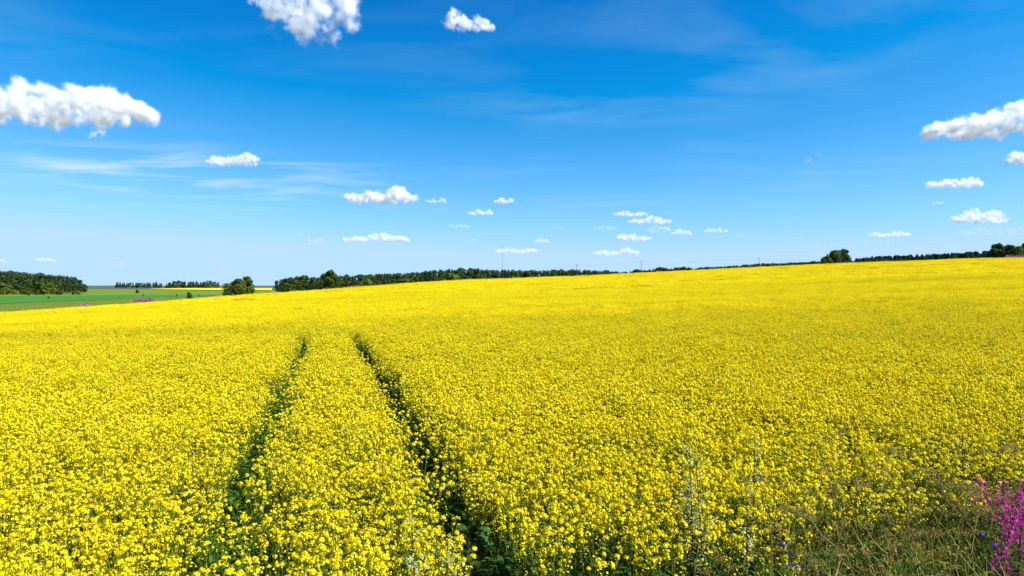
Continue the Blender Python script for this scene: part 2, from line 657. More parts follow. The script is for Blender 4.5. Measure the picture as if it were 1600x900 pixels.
def rape_leaves(mb, mi, n, zmax=.75, big=1.0):
    for k in range(n):
        z = random.uniform(.08, zmax)
        a = random.uniform(0, math.tau)
        L_ = random.uniform(.09, .2) * (1.15 - z) * 1.3 * big
        mb.leaf((0, 0, z), (math.cos(a), math.sin(a), random.uniform(.2, .9)), L_, L_ * .33, mi, droop=random.uniform(.2, .7))


RAPE_MATS = [M_petal, M_bud, M_rape_stem, M_rape_leaf]


def loose_blossoms(mb, stems, mi, n, ps):
    for st in stems:
        for _ in range(n):
            b = Vector(st[1]).lerp(Vector(st[2]), random.uniform(-.1, .92))
            mb.quad(b + sphere_dir() * random.uniform(.01, .03), sphere_dir(-.1) + Vector((0, 0, .5)), ps * 1.1, ps * .8, mi)


def make_rape(nh, nfl, ps, cross, sides, leaves, pod, r0=.013, r1=.026, drop=.25):
    mb = MB()
    stems, heads = plant_layout(nh, drop)
    rape_stems(mb, stems, 2, sides)
    pods(mb, stems, 2, pod)
    rape_leaves(mb, 3, leaves)
    loose_blossoms(mb, stems, 0, 6 if cross else 5, ps)
    for h in heads:
        flower_head(mb, h, random.uniform(r0, r1), nfl, ps, 0, 1, cross)
    return mb.build('rapeseed', RAPE_MATS, link=False)


def make_patch(size, per_m2, r, nfl, ps, thick):
    """a square of canopy with its flower heads and the green under them"""
    mb = MB()
    n = int(size * size * per_m2)
    for _ in range(n):
        x, y = random.uniform(-size / 2, size / 2), random.uniform(-size / 2, size / 2)
        z = 1.06 - abs(random.gauss(0, thick))
        c = Vector((x, y, z))
        for _ in range(nfl):
            d = sphere_dir(-.3)
            mb.quad(c + d * r, d + Vector((0, 0, .4)) + sphere_dir() * .3, ps, ps * .8, 0)
    for _ in range(int(size * size * 6)):
        x, y = random.uniform(-size / 2, size / 2), random.uniform(-size / 2, size / 2)
        a = random.uniform(0, math.tau)
        mb.leaf((x, y, random.uniform(.35, .7)), (math.cos(a), math.sin(a), 1.2), .3, .05, random.choice((2, 3)), droop=.3)
    return mb.build('rapeseed', RAPE_MATS, link=False)


PROTOS = [make_rape(random.choice((7, 8, 9)), 20, .0078, True, 3, 6, 2) for _ in range(7)]
N0 = len(PROTOS)
PROTOS += [make_rape(random.choice((10, 11, 12)), 10, .0095, False, 3, 3, 0, .011, .023, .22) for _ in range(6)]
N1 = len(PROTOS)
PROTOS += [make_patch(1.4, 260, .020, 4, .013, .085) for _ in range(5)]
N2 = len(PROTOS)
PROTOS += [make_patch(4.0, 75, .045, 4, .034, .06) for _ in range(4)]
N3 = len(PROTOS)

# wheel tracks, as lines on the ground (right wheel, left wheel): they run away, then swing left
RUT_R = [(1.65, -1.0), (0.05, 4.7), (-0.32, 6.0), (-1.0, 8.4), (-2.5, 13.9), (-3.75, 18.2), (-5.0, 22.7), (-6.1, 26.2), (-7.9, 29.0), (-11.0, 31.0), (-16, 32.4), (-24, 33.5), (-34, 34)]
RUT_L = [(-0.55, -1.0), (-2.10, 4.9), (-2.5, 6.0), (-3.2, 8.4), (-4.6, 13.9), (-5.75, 18.2), (-6.85, 22.7), (-7.8, 25.8), (-9.3, 28.0), (-12, 29.5), (-16.5, 30.6), (-24, 31.7), (-34, 32.2)]


def rut_dist(x, y, line):
    best = np.full(x.shape, 1e9)
    for (ax, ay), (bx, by) in zip(line[:-1], line[1:]):
        dx, dy = bx - ax, by - ay
        t = np.clip(((x - ax) * dx + (y - ay) * dy) / (dx * dx + dy * dy), 0, 1)
        best = np.minimum(best, np.hypot(x - ax - t * dx, y - ay - t * dy))
    return best


FRONT_PX = [-500, 0, 350, 700, 900, 1100, 1250, 1400, 1500, 1600, 2100]
FRONT_D = [3.2, 3.6, 3.8, 4.4, 4.9, 5.5, 6.3, 7.0, 7.3, 7.7, 9.5]


def jgrid(d0, d1, step, azmax=44):
    xm = d1 * math.tan(R(azmax))
    gx, gy = np.meshgrid(np.arange(-xm, xm, step), np.arange(d0, d1, step))
    x = gx.ravel() + RNG.uniform(-.5, .5, gx.size) * step
    y = gy.ravel() + RNG.uniform(-.5, .5, gx.size) * step
    ok = (np.abs(x) < y * math.tan(R(azmax)) + 1.0) & (y >= d0) & (y < d1)
    return x[ok], y[ok]


def edge_limit(x, y):
    px, d, _ = polar(x, y)
    return np.interp(px, TPX, EDGE_D) - d


P, ROT, SCL, IDX = [], [], [], []


def emit(x, y, lo, hi, hvar=.09, tilt=.10, sxy=(.9, 1.15)):
    n = len(x)
    z = ground_z(x, y)
    patch = 1 + .05 * np.sin(x * 1.7 + 2 * np.sin(y * .8)) * np.sin(y * 1.3)
    s = patch * RNG.normal(1, hvar, n)
    P.append(np.stack([x, y, z], 1))
    # spin, then lean with the slope of the ground
    h_ = .6
    gx = (ground_z(x + h_, y) - ground_z(x - h_, y)) / (2 * h_) + RNG.normal(0, tilt, n)
    gy = (ground_z(x, y + h_) - ground_z(x, y - h_)) / (2 * h_) + RNG.normal(0, tilt, n)
    nz = 1 / np.sqrt(1 + gx * gx + gy * gy)
    ux, uz = 1 / np.sqrt(1 + gx * gx), gx / np.sqrt(1 + gx * gx)
    N_ = np.stack([-gx * nz, -gy * nz, nz], 1)
    X_ = np.stack([ux, 0 * ux, uz], 1)
    Y_ = np.cross(N_, X_)
    a_ = RNG.uniform(0, math.tau, n)
    ca, sa = np.cos(a_)[:, None], np.sin(a_)[:, None]
    A_, B_ = X_ * ca + Y_ * sa, Y_ * ca - X_ * sa
    ROT.append(np.stack([np.arctan2(B_[:, 2], N_[:, 2]), -np.arcsin(np.clip(A_[:, 2], -1, 1)), np.arctan2(A_[:, 1], A_[:, 0])], 1))
    q = RNG.uniform(sxy[0], sxy[1], n)
    SCL.append(np.stack([q, q, s], 1))
    IDX.append(RNG.integers(lo, hi, n))


def near_mask(x, y):
    px, d, _ = polar(x, y)
    f = np.interp(px, FRONT_PX, FRONT_D)
    rt = smooth(950, 1300, px)
    inside = d - f + rt * .9
    keep = RNG.uniform(0, 1, len(x)) < np.clip((.35 - .30 * rt) + inside * (.75 - .33 * rt), 0, 1)
    keep &= inside > 0
    rr, rl = rut_dist(x, y, RUT_R), rut_dist(x, y, RUT_L)
    jit = RNG.uniform(-.04, .04, len(x))
    far_w = smooth(27, 31, y) * .06
    keep &= (rr > .27 + .06 * smooth(7, 11, y) + jit + far_w * 3.5) & (rl > .17 + .08 * smooth(7, 12, y) + .07 * smooth(14, 20, y) + jit + far_w * 3.5)
    # beside the left wheel track the crop is trampled and thin
    keep &= ~((rl < .48) & (RNG.uniform(0, 1, len(x)) < .45) & (y < 15))
    return keep


x, y = jgrid(3.0, 9.5, .148)
k = near_mask(x, y)
x, y = x[k], y[k]
# the nearest plants that can be told apart become plants of their own; nearest to the lens first
vis = np.abs(x / y) < .77
score = np.where(vis, np.hypot(x, y), 1e9)
own = np.argsort(score)[:300]
OWN = np.stack([x[own], y[own]], 1)
rest = np.ones(len(x), bool)
rest[own] = False
emit(x[rest], y[rest], 0, N0)
x, y = jgrid(9.5, 36, .152)
k = near_mask(x, y)
emit(x[k], y[k], N0, N1, sxy=(1.0, 1.25))
x, y = jgrid(26, 95, 1.05, 46)          # the two densities run into each other between 26 and 46 m
k = edge_limit(x, y) > .6
k &= RNG.uniform(0, 1, len(x)) < np.clip((y - 25) / 18, 0, 1)
k &= (y > 37) | ((rut_dist(x, y, RUT_R) > 1.3) & (rut_dist(x, y, RUT_L) > 1.3))
emit(x[k], y[k], N1, N2, hvar=.05, tilt=.02)
x, y = jgrid(36, 46, .19, 46)
k = RNG.uniform(0, 1, len(x)) < (46 - y) / 10
emit(x[k], y[k], N0, N1, sxy=(1.0, 1.25))
x, y = jgrid(38, 44, 1.05, 46)
k = edge_limit(x, y) > .6
emit(x[k], y[k], N1, N2, hvar=.05, tilt=.02)
x, y = jgrid(95, 262, 2.8, 46)
k = edge_limit(x, y) > 1.6
emit(x[k], y[k], N2, N3, hvar=.04, tilt=.012)
cs = RNG.uniform(-480, 2080, 42000)
ds = np.interp(cs, TPX, EDGE_D) - RNG.uniform(.1, 3.2, 42000)
emit((cs - 800) / FP * ds, ds, N0, N1, sxy=(1.3, 1.7))
scatter('rapeseed_crop', PROTOS, np.concatenate(P), np.concatenate(ROT), np.concatenate(SCL), np.concatenate(IDX),
        'dense yellow flowering rapeseed crop covering the whole sloping field', 'crop')

# the nearest 300 plants, each with its stem, leaves and flower heads
RAPE_LABEL = 'yellow flowering rapeseed plant standing at the near edge of the field'
RAPE_GROUP = 'rapeseed plants along the near edge of the field'
kinds = []
for v in range(8):
    stems, heads = plant_layout(random.choice((6, 7, 8)))
    mb = MB()
    rape_stems(mb, stems, 0, 4)
    pods(mb, stems, 0, 2)
    s_me = mb.mesh('stem', [M_rape_stem])
    mb = MB()
    rape_leaves(mb, 0, 9, .8, 1.1)
    l_me = mb.mesh('leaves', [M_rape_leaf])
    mb = MB()
    loose_blossoms(mb, stems, 0, 6, .0078)
    b_me = mb.mesh('blossoms', [M_petal])
    h_me = []
    for h in heads:
        mb = MB()
        flower_head(mb, (0, 0, 0), random.uniform(.014, .027), 22, .0078, 0, 1, True)
        h_me.append((h, mb.mesh('flower_head', [M_petal, M_bud])))
    kinds.append((s_me, l_me, b_me, h_me))
protos_own = [None] * 8
for i, (px_, py_) in enumerate(OWN):
    v = random.randrange(8)
    if protos_own[v] is None:
        s_me, l_me, b_me, h_me = kinds[v]
        r_ = empty('rapeseed_plant', (0, 0, 0))
        tag(r_, RAPE_LABEL, 'rapeseed plant', RAPE_GROUP)
        for nm, m_ in (('stem', s_me), ('leaves', l_me), ('blossoms', b_me)):
            c = bpy.data.objects.new(nm, m_)
            COL.objects.link(c)
            c.parent = r_
        for h, m_ in h_me:
            c = bpy.data.objects.new('flower_head', m_)
            COL.objects.link(c)
            c.parent = r_
            c.location = h
        protos_own[v] = r_
        o = r_
    else:
        o = copy_tree(protos_own[v])
    o.location = (px_, py_, gz(px_, py_))
    q = random.uniform(.9, 1.1)
    o.scale = (q, q, random.gauss(1, .08))
    o.rotation_euler = (random.gauss(0, .07), random.gauss(0, .07), random.uniform(0, math.tau))


# ------------------------------------------------------------------ low growth: wheel tracks, verge, field margin
def make_weed(mat, n, h, w, spread, big=1.0):
    mb = MB()
    for _ in range(n):
        a = random.uniform(0, math.tau)
        r = random.uniform(0, spread)
        z = random.uniform(0, h)
        L_ = random.uniform(.06, .14) * big
        mb.leaf((math.cos(a) * r, math.sin(a) * r, z), (math.cos(a), math.sin(a), random.uniform(.1, 1.2)), L_, L_ * w, 0, droop=random.uniform(.2, .6))
    for _ in range(4):
        a = random.uniform(0, math.tau)
        mb.tube([(0, 0, 0), (math.cos(a) * spread * .6, math.sin(a) * spread * .6, h)], [.004, .002], 0, 3)
    return mb.build('weed', [mat], link=False)


def make_tuft(mat, n, h, spread):
    mb = MB()
    for _ in range(n):
        a, r = random.uniform(0, math.tau), random.uniform(0, spread)
        b = random.uniform(0, math.tau)
        L_ = h * random.uniform(.5, 1.1)
        mb.leaf((math.cos(a) * r, math.sin(a) * r, 0), (math.cos(b) * .35, math.sin(b) * .35, 1), L_, .006, 0, droop=random.uniform(.1, .7))
    return mb.build('tuft', [mat], link=False)


wp = [make_weed(M_weed_bright, 40, .45, .45, .12), make_weed(M_weed_bright, 30, .30, .5, .10),
      make_weed(M_weed_dark, 40, .5, .4, .13), make_weed(M_rape_leaf, 36, .6, .35, .12)]
pts, idx = [], []
for line, choose, dens, lo, hi in ((RUT_L, (0, 0, 1, 0, 3), 24, 4, 31), (RUT_R, (2, 2, 3, 1), 13, 4.5, 31)):
    xs = RNG.uniform(-12, 2, 60000)
    ys = RNG.uniform(lo, hi, 60000)
    dd = rut_dist(xs, ys, line)
    k = dd < .42
    xs, ys = xs[k], ys[k]
    m_ = int(min(len(xs), dens * (hi - lo) * .84))
    pts.append(np.stack([xs[:m_], ys[:m_], ground_z(xs[:m_], ys[:m_])], 1))
    idx.append(np.array([random.choice(choose) for _ in range(m_)]))
pts, idx = np.concatenate(pts), np.concatenate(idx)
n = len(pts)
rot = np.stack([RNG.normal(0, .15, n), RNG.normal(0, .15, n), RNG.uniform(0, 6.28, n)], 1)
s = RNG.uniform(.8, 1.5, n)
scatter('track_weeds', wp, pts, rot, np.stack([s, s, s], 1), idx, 'green weeds and leafy regrowth in the wheel tracks', 'weeds')

# verge between the photographer and the crop
vp = [make_tuft(M_grass, 34, .75, .12), make_tuft(M_grass, 36, .50, .14), make_tuft(M_straw, 16, .85, .10),
      make_weed(M_weed_dark, 80, .6, .3, .18, .6), make_weed(M_weed_bright, 60, .5, .28, .16, .55), make_weed(M_grass, 70, .6, .25, .18, .6)]
xs = RNG.uniform(-9, 12, 90000)
ys = RNG.uniform(1.6, 10.5, 90000)
px, d, _ = polar(xs, ys)
f = np.interp(px, FRONT_PX, FRONT_D)
k = (d < f + .8) & (np.abs(xs) < ys * 1.0 + .6)
xs, ys, px = xs[k], ys[k], px[k]
m_ = min(len(xs), 5600)
xs, ys, px = xs[:m_], ys[:m_], px[:m_]
idx = RNG.choice(6, m_, p=[.25, .16, .08, .19, .17, .15])
ds = np.hypot(xs, ys)
right = smooth(1020, 1250, px)
idx = np.where((idx == 2) & (RNG.uniform(0, 1, m_) > right * .8), 3, idx)
s = RNG.uniform(.7, 1.25, m_) * (.45 + .62 * right) * np.clip((ds - 2.6) / 2.6, .25, 1)
rot = np.stack([RNG.normal(0, .16, m_), RNG.normal(0, .16, m_), RNG.uniform(0, 6.28, m_)], 1)
scatter('verge_grass', vp, np.stack([xs, ys, ground_z(xs, ys)], 1), rot, np.stack([s, s, s], 1), idx,
        'tangled green and straw coloured grass and weeds on the verge', 'grass')

# rough strip along the far rim of the crop
mp_ = [make_tuft(M_grass, 40, 1.0, .5), make_tuft(M_straw, 40, 1.1, .5), make_weed(M_weed_dark, 60, .8, .5, .5)]
for p in mp_:
    p.data.transform(__import__('mathutils').Matrix.Diagonal((1, 1, 1, 1)))
cs = RNG.uniform(-150, 620, 2600)
ds = np.interp(cs, TPX, EDGE_D) + RNG.uniform(.3, 9, 2600)
xs = (cs - 800) / FP * ds
n = len(xs)
s = RNG.uniform(.5, 1.15, n)
scatter('margin_grass', mp_, np.stack([xs, ds, ground_z(xs, ds)], 1), np.stack([np.zeros(n), np.zeros(n), RNG.uniform(0, 6.28, n)], 1),
        np.stack([s * 1.8, s * 1.8, s], 1), RNG.choice(3, n, p=[.5, .2, .3]), 'rough grass along the far left rim of the rapeseed', 'grass')


# pink flowering patches of fireweed in the distance
def pink_patch(pxa, pxb, d, depth, h, label, n=500, bloom=5):
    mb = MB()
    for _ in range(n):
        c = random.uniform(pxa, pxb)
        dd = d + random.uniform(0, depth)
        p = at(c, dd)
        e = min(1, (c - pxa) / 6 + .25, (pxb - c) / 6 + .25)
        hh = h * e * random.uniform(.6, 1.1)
        mb.tube([p, p + Vector((0, 0, hh))], [.02, .01], 1, 3)
        for _ in range(bloom):
            q = p + Vector((random.uniform(-.1, .1), random.uniform(-.1, .1), hh * random.uniform(.55, 1)))
            mb.quad(q, sphere_dir(-.2), .10, .10, 0)
        for _ in range(3):
            q = p + Vector((random.uniform(-.15, .15), random.uniform(-.15, .15), hh * random.uniform(.1, .5)))
            mb.quad(q, sphere_dir(-.2), .14, .07, 1)
    o = mb.build('fireweed_stand', [M_pink, M_fire_leaf])
    tag(o, label, 'fireweed', kind='stuff')
    return o


pink_patch(205, 242, 134, 9, 1.9, 'pink fireweed stand at the rim of the yellow field, left of the lone tree')
pink_patch(120, 142, 129, 6, 1.5, 'dull pink fireweed stand at the far left rim of the yellow field', 260)
pink_patch(318, 352, 150, 6, 1.5, 'faint pink fireweed beside the olive bush', 200)
pink_patch(408, 440, 160, 8, 1.3, 'pinkish brown fireweed between the olive bush and the wood', 260)
pink_patch(533, 566, 185, 10, 1.7, 'reddish brown fireweed right of the round tree', 400, 1)
pink_patch(1303, 1352, 243, 8, 1.6, 'dull pink fireweed under the hilltop trees', 420)
pink_patch(1566, 1640, 196, 10, 2.0, 'magenta fireweed under the trees at the right edge', 600)


# ------------------------------------------------------------------ trees
def crown_clumps(mb, blobs, n, leaf, mi=0, shell=.55):
    """leaf faces spread through the volume of many small lobes"""
    for _ in range(n):
        c, r = random.choice(blobs)
        d = sphere_dir()
        q = c + Vector((d.x * r[0], d.y * r[1], d.z * r[2])) * (shell + (1 - shell) * random.random() ** .6) * random.uniform(.85, 1.12)
        nn = d + sphere_dir() * .7 + Vector((0, 0, .3))
        s = leaf * random.uniform(.6, 1.3)
        mb.quad(q, nn, s, s * .7, mi)


def lobes(w, h, z0, n, seed, depth=None, prof=None):
    rs = random.Random(seed)
    out = []
    depth = depth or w
    for i in range(n):
        t = (i + .5) / n
        z = z0 + (h - z0) * t
        k = prof(t) if prof else math.sin(math.pi * min(.93, .26 + t * .70)) ** .6
        for _ in range(4):
            a = rs.uniform(0, math.tau)
            rr = rs.uniform(.1, .68)
            r = w * .5 * k * rs.uniform(.38, .58)
            out.append((Vector((math.cos(a) * rr * w * .5 * k, math.sin(a) * rr * depth * .5 * k, z + rs.uniform(-.05, .05) * h)),
                        (r, r, r * .8)))
    return out


def big_tree(name, px, d, w, h, mat, label, cat, group=None, n=5200, z0=.08, leaf=.16, seed=1, prof=None, nl=6, bark=M_bark, depth=None, dz=0.0):
    """a nearer tree with its own crown and trunk"""
    p = at(px, d, dz)
    r_ = empty(name, p)
    tag(r_, label, cat, group)
    random.seed(seed * 31 + 5)
    bl = lobes(w, h, h * z0, nl, seed, depth, prof)
    mb = MB()
    crown_clumps(mb, bl, n, leaf)
    mb.build('crown', [mat], r_)
    mb = MB()
    mb.tube([(0, 0, -.3), (0.03 * w, 0, h * .3), (0, .02 * w, h * .7)], [w * .035, w * .025, w * .008], 0, 7)
    for i in range(7):
        c, rr = random.choice(bl)
        b = Vector((0, 0, h * random.uniform(.12, .5)))
        mb.tube([b, b.lerp(c, .6) + Vector((0, 0, .05 * h)), c], [w * .014, w * .009, w * .003], 0, 5)
    mb.build('trunk', [bark], r_)
    return r_


def px_w(w_px, d):
    return w_px / FP * d


TREES_LONE = [
    # bush of two masses at the rim, left
    ('leafy_bush', 369, 143, px_w(40, 143), px_w(27, 143) + .6, M_broad_olive, 'broad olive green bush at the field rim, left half of the pair', 'bush', 3),
    ('leafy_bush', 386, 146, px_w(26, 146), px_w(31, 146) + .6, M_broad_olive, 'narrow taller olive bush at the field rim, right half of the pair', 'bush', 4),
    ('round_tree', 515, 172, px_w(39, 172), px_w(29, 172) + .8, M_broad, 'lone round dark green tree standing at the rim before the wood', 'tree', 5),
    ('leafy_bush', 296, 146, px_w(11, 146), px_w(15, 146) + .5, M_broad_olive, 'small ragged bush on the rim between fireweed and olive bush', 'bush', 6),
]
for nm, px_, d_, w_, h_, m_, lb, ct, sd in TREES_LONE:
    big_tree(nm, px_, d_, w_, h_, m_, lb, ct, seed=sd, n=7500 if w_ > 3 else 1800, leaf=.15, z0=.02)
# hilltop group, right
big_tree('leafy_bush', 1292, 246, px_w(22, 246), px_w(13, 246) + 1.0, M_broad_olive, 'small round bush at the left foot of the hilltop trees', 'bush', seed=8, n=4500, leaf=.18, z0=.02)
big_tree('hilltop_tree', 1305, 256, px_w(36, 256), px_w(22, 256) + 1.0, M_broad, 'left tree of the hilltop clump, partly behind the small bush', 'tree', seed=9, n=6500, leaf=.22, z0=.04, nl=7)
big_tree('hilltop_tree', 1319, 258, px_w(34, 258), px_w(23, 256) + 1.0, M_broad_dark, 'right and widest tree of the hilltop clump', 'tree', seed=10, n=7500, leaf=.22, z0=.04, nl=7)
# clump at the right edge
conic = lambda t: max(.12, 1.05 - t)
for i, (px_, d_, wpx, hpx, m_, pf, lb) in enumerate([
        (1552, 222, 18, 17, M_spruce, None, 'dark pointed tree in the right hand clump, left of the tallest'),
        (1560, 226, 20, 24, M_spruce, None, 'tallest dark tree of the clump at the right edge'),
        (1541, 226, 14, 13, M_spruce, None, 'low dark tree stepping down at the left of the right hand clump'),
        (1529, 230, 12, 9, M_spruce, None, 'lowest dark tree ending the right hand clump on its left'),
        (1578, 214, 24, 20, M_broad_dark, None, 'round dark leafy tree right of the tallest one in the right hand clump'),
        (1590, 210, 22, 18, M_broad_olive, None, 'olive leafy tree above the magenta fireweed at the right edge'),
        (1607, 212, 22, 23, M_broad_dark, None, 'dark leafy tree cut by the right edge of the photo')]):
    big_tree('clump_tree', px_, d_, px_w(wpx * 1.6, d_), px_w(hpx, d_) + 1.5, m_, lb, 'tree', 'trees in the clump at the right edge', seed=20 + i, n=3600, leaf=.22, z0=.04, prof=pf)


def small_spruce(h, w, n):
    mb = MB()
    mb.tube([(0, 0, -.5), (0, 0, h * .9)], [.16, .04], 1, 4)
    for i in range(n):
        t = random.random() ** .8
        z = h * (.10 + .90 * t)
        a = random.uniform(0, math.tau)
        rr = w * .5 * (1.03 - t) * random.uniform(.45, 1.08) + .05
        p = Vector((math.cos(a) * rr, math.sin(a) * rr, z))
        mb.quad(p, (math.cos(a) * .6, math.sin(a) * .6, .9), .55 * (1.25 - t), .42, 0, None)
    mb.tube([(0, 0, h * .86), (0, 0, h)], [.12, .01], 0, 4)
    return mb


def small_pine(h, w, n):
    mb = MB()
    mb.tube([(0, 0, -.5), (.1, 0, h * .5), (0, 0, h * .95)], [.18, .14, .04], 1, 4)
    bl = []
    for i in range(13):
        t = random.random()
        z = h * (.30 + .66 * t)
        a = random.uniform(0, math.tau)
        k = math.sin(math.pi * min(1, .25 + .75 * t)) ** .7
        rr = w * .36 * k * random.random()
        r = w * .26 * random.uniform(.7, 1.2)
        bl.append((Vector((math.cos(a) * rr, math.sin(a) * rr, z)), (r, r, r * .7)))
    crown_clumps(mb, bl, n, .42)
    return mb


def small_broad(h, w, n):
    mb = MB()
    mb.tube([(0, 0, -.5), (0, 0, h * .6)], [.18, .06], 1, 4)
    crown_clumps(mb, lobes(w, h, h * .14, 4, random.randrange(9999)), n, .42)
    return mb


random.seed(77)
KIND = {
    'spruce_tree': [small_spruce(16, 7.0, 620).mesh('spruce_tree', [M_spruce, M_bark]) for _ in range(5)],
    'pine_tree': [small_pine(16, 7.6, 700).mesh('pine_tree', [M_pine, M_pine_bark]) for _ in range(5)],
    'broadleaf_tree': [small_broad(16, 11.0, 900).mesh('broadleaf_tree', [M_broad, M_bark]) for _ in range(4)],
    'leafy_shrub': [small_broad(5, 6.5, 360).mesh('leafy_shrub', [M_broad_olive, M_bark]) for _ in range(3)],
}
BASE_H = {'spruce_tree': 16, 'pine_tree': 16, 'broadleaf_tree': 16, 'leafy_shrub': 5}
CATS = {'spruce_tree': 'spruce', 'pine_tree': 'pine', 'broadleaf_tree': 'tree', 'leafy_shrub': 'shrub'}
NTREE = {}


def far_tree(kind, px, d, h, label, group, wide=1.0, dz=0.0):
    o = bpy.data.objects.new(kind, random.choice(KIND[kind]))
    COL.objects.link(o)
    o.location = at(px, d, dz)
    s = h / BASE_H[kind]
    o.scale = (s * wide, s * wide, s)
    o.rotation_euler = (0, 0, random.uniform(0, 6.28))
    tag(o, label, CATS[kind], group)
    NTREE[kind] = NTREE.get(kind, 0) + 1
    return o


def row(px0, px1, n, d0, d1, top, kinds, label, group, hv=.12, wide=(.8, 1.25)):
    """n trees between two columns whose tops follow a skyline given in photograph rows"""
    xs, ys = [q[0] for q in top], [q[1] for q in top]
    for i in range(n):
        px = px0 + (px1 - px0) * (i + random.uniform(.1, .9)) / n
        d = random.uniform(d0, d1)
        p = at(px, d)
        ytop = np.interp(px, xs, ys) - (1.6 if px > 985 else 0)
        h = (HY - ytop) / FP * d + CZ - p.z
        h *= 1 - abs(random.gauss(0, hv))
        if h < 1.5:
            continue
        k = random.choice(kinds)
        far_tree(k, px, d, h, label[k] if isinstance(label, dict) else label, group[k] if isinstance(group, dict) else group,
                 random.uniform(*wide) * (1 if h > 8 else 1.3))


TOP_A = [(-120, 415), (0, 421), (40, 424), (70, 427), (100, 430), (118, 432), (130, 440), (136, 448)]
LA = {'spruce_tree': 'dark spruce in the wood on the far left hillside', 'pine_tree': 'dark pine in the wood on the far left hillside'}
row(-60, 137, 44, 515, 540, TOP_A, ['pine_tree', 'pine_tree', 'spruce_tree'], LA, {k: v.replace('dark', 'dark trees:') for k, v in LA.items()}, hv=.06)
row(-60, 136, 40, 545, 600, TOP_A, ['pine_tree', 'spruce_tree'], LA, {k: v.replace('dark', 'dark trees:') for k, v in LA.items()}, hv=.06)
LAF = {'broadleaf_tree': 'leafy tree along the front of the far left wood', 'leafy_shrub': 'leafy shrub at the foot of the far left wood'}
row(-40, 82, 9, 478, 500, [(-40, 440), (0, 443), (50, 440), (82, 442)], ['broadleaf_tree', 'broadleaf_tree', 'leafy_shrub'], LAF, LAF, hv=.15)
row(-40, 130, 13, 470, 500, [(-40, 450), (130, 455)], ['leafy_shrub'], LAF, LAF, hv=.2)
for px_, d_, h_, lb in ((76, 330, 1.2, 'small dark shrub alone in the emerald strip, lower left'),
                        (214, 560, 3.0, 'small dark round tree alone in the mid green field'), (224, 430, 1.1, 'tiny shrub alone in the emerald strip'),
                        (276, 400, 1.3, 'tiny shrub left of the ragged bush on the rim'), (45, 430, 1.1, 'tiny shrub at the left end of the wood foot'),
                        (311, 400, 1.1, 'tiny shrub right of the ragged bush on the rim')):
    far_tree('leafy_shrub', px_, d_, h_, lb, None)
TOP_B = [(178, 442), (184, 440), (200, 441), (240, 441), (246, 439), (252, 442), (262, 442), (268, 439), (286, 438), (300, 439), (308, 438), (316, 441), (326, 438), (341, 441)]
LB = {'spruce_tree': 'distant spruce in the tree row on the left skyline', 'pine_tree': 'distant pine in the tree row on the left skyline',
      'broadleaf_tree': 'distant leafy tree in the tree row on the left skyline'}
row(180, 254, 22, 1480, 1580, TOP_B, ['spruce_tree', 'pine_tree', 'spruce_tree', 'broadleaf_tree'], LB, LB, hv=.10, wide=(1.2, 1.8))
row(258, 318, 18, 1480, 1580, TOP_B, ['spruce_tree', 'pine_tree', 'spruce_tree', 'broadleaf_tree'], LB, LB, hv=.10, wide=(1.2, 1.8))
row(316, 342, 5, 1480, 1540, TOP_B, ['broadleaf_tree'], LB, LB, hv=.03, wide=(1.2, 1.6))
TOP_C = [(426, 444), (434, 437), (445, 434), (460, 432), (468, 429), (478, 429), (484, 433), (500, 431), (540, 429), (570, 428), (600, 427), (620, 426), (650, 424),
         (680, 421), (700, 419.5), (735, 418), (760, 420), (780, 421), (800, 421), (830, 421.5), (860, 422), (868, 420.5), (900, 420), (925, 421), (950, 422), (978, 424), (984, 426)]
LC = {'spruce_tree': 'dark spruce in the long wood behind the crest of the field', 'pine_tree': 'dark pine in the long wood behind the crest of the field',
      'broadleaf_tree': 'leafy tree in the long wood behind the crest of the field'}
row(430, 985, 125, 560, 610, TOP_C, ['pine_tree', 'spruce_tree', 'pine_tree', 'broadleaf_tree'], LC, LC, hv=.06)
row(432, 985, 110, 615, 680, TOP_C, ['pine_tree', 'spruce_tree', 'pine_tree'], LC, LC, hv=.05)
row(436, 800, 50, 520, 555, [(a, b + 9) for a, b in TOP_C], ['broadleaf_tree', 'leafy_shrub', 'pine_tree', 'broadleaf_tree'],
    dict(LC, leafy_shrub='leafy shrub along the front of the long wood'), dict(LC, leafy_shrub='leafy shrub along the front of the long wood'), hv=.15)
# thin far line along the crest, centre right
TOP_D = [(980, 423), (1000, 422.5), (1024, 421), (1028, 418), (1036, 418.5), (1042, 421), (1064, 418.5), (1072, 418), (1080, 420), (1100, 418), (1120, 418), (1140, 416.5), (1160, 414.5),
         (1180, 413), (1200, 412.5), (1220, 412), (1250, 411), (1284, 408.5)]
LD = {'spruce_tree': 'tiny far spruce peeping over the crest in the centre', 'pine_tree': 'tiny far pine peeping over the crest in the centre',
      'broadleaf_tree': 'tiny far leafy tree peeping over the crest in the centre'}
row(984, 1290, 130, 880, 960, TOP_D, ['spruce_tree', 'pine_tree', 'broadleaf_tree'], LD, LD, hv=.06, wide=(1.0, 1.5))
TOP_E = [(1334, 405), (1360, 402), (1400, 400), (1440, 398.5), (1470, 397), (1500, 395.5), (1525, 394), (1560, 392)]
LE = {'spruce_tree': 'far spruce in the line right of the hilltop trees'}
row(1336, 1530, 125, 860, 930, TOP_E, ['spruce_tree'], LE, LE, hv=.10, wide=(1.3, 1.9))

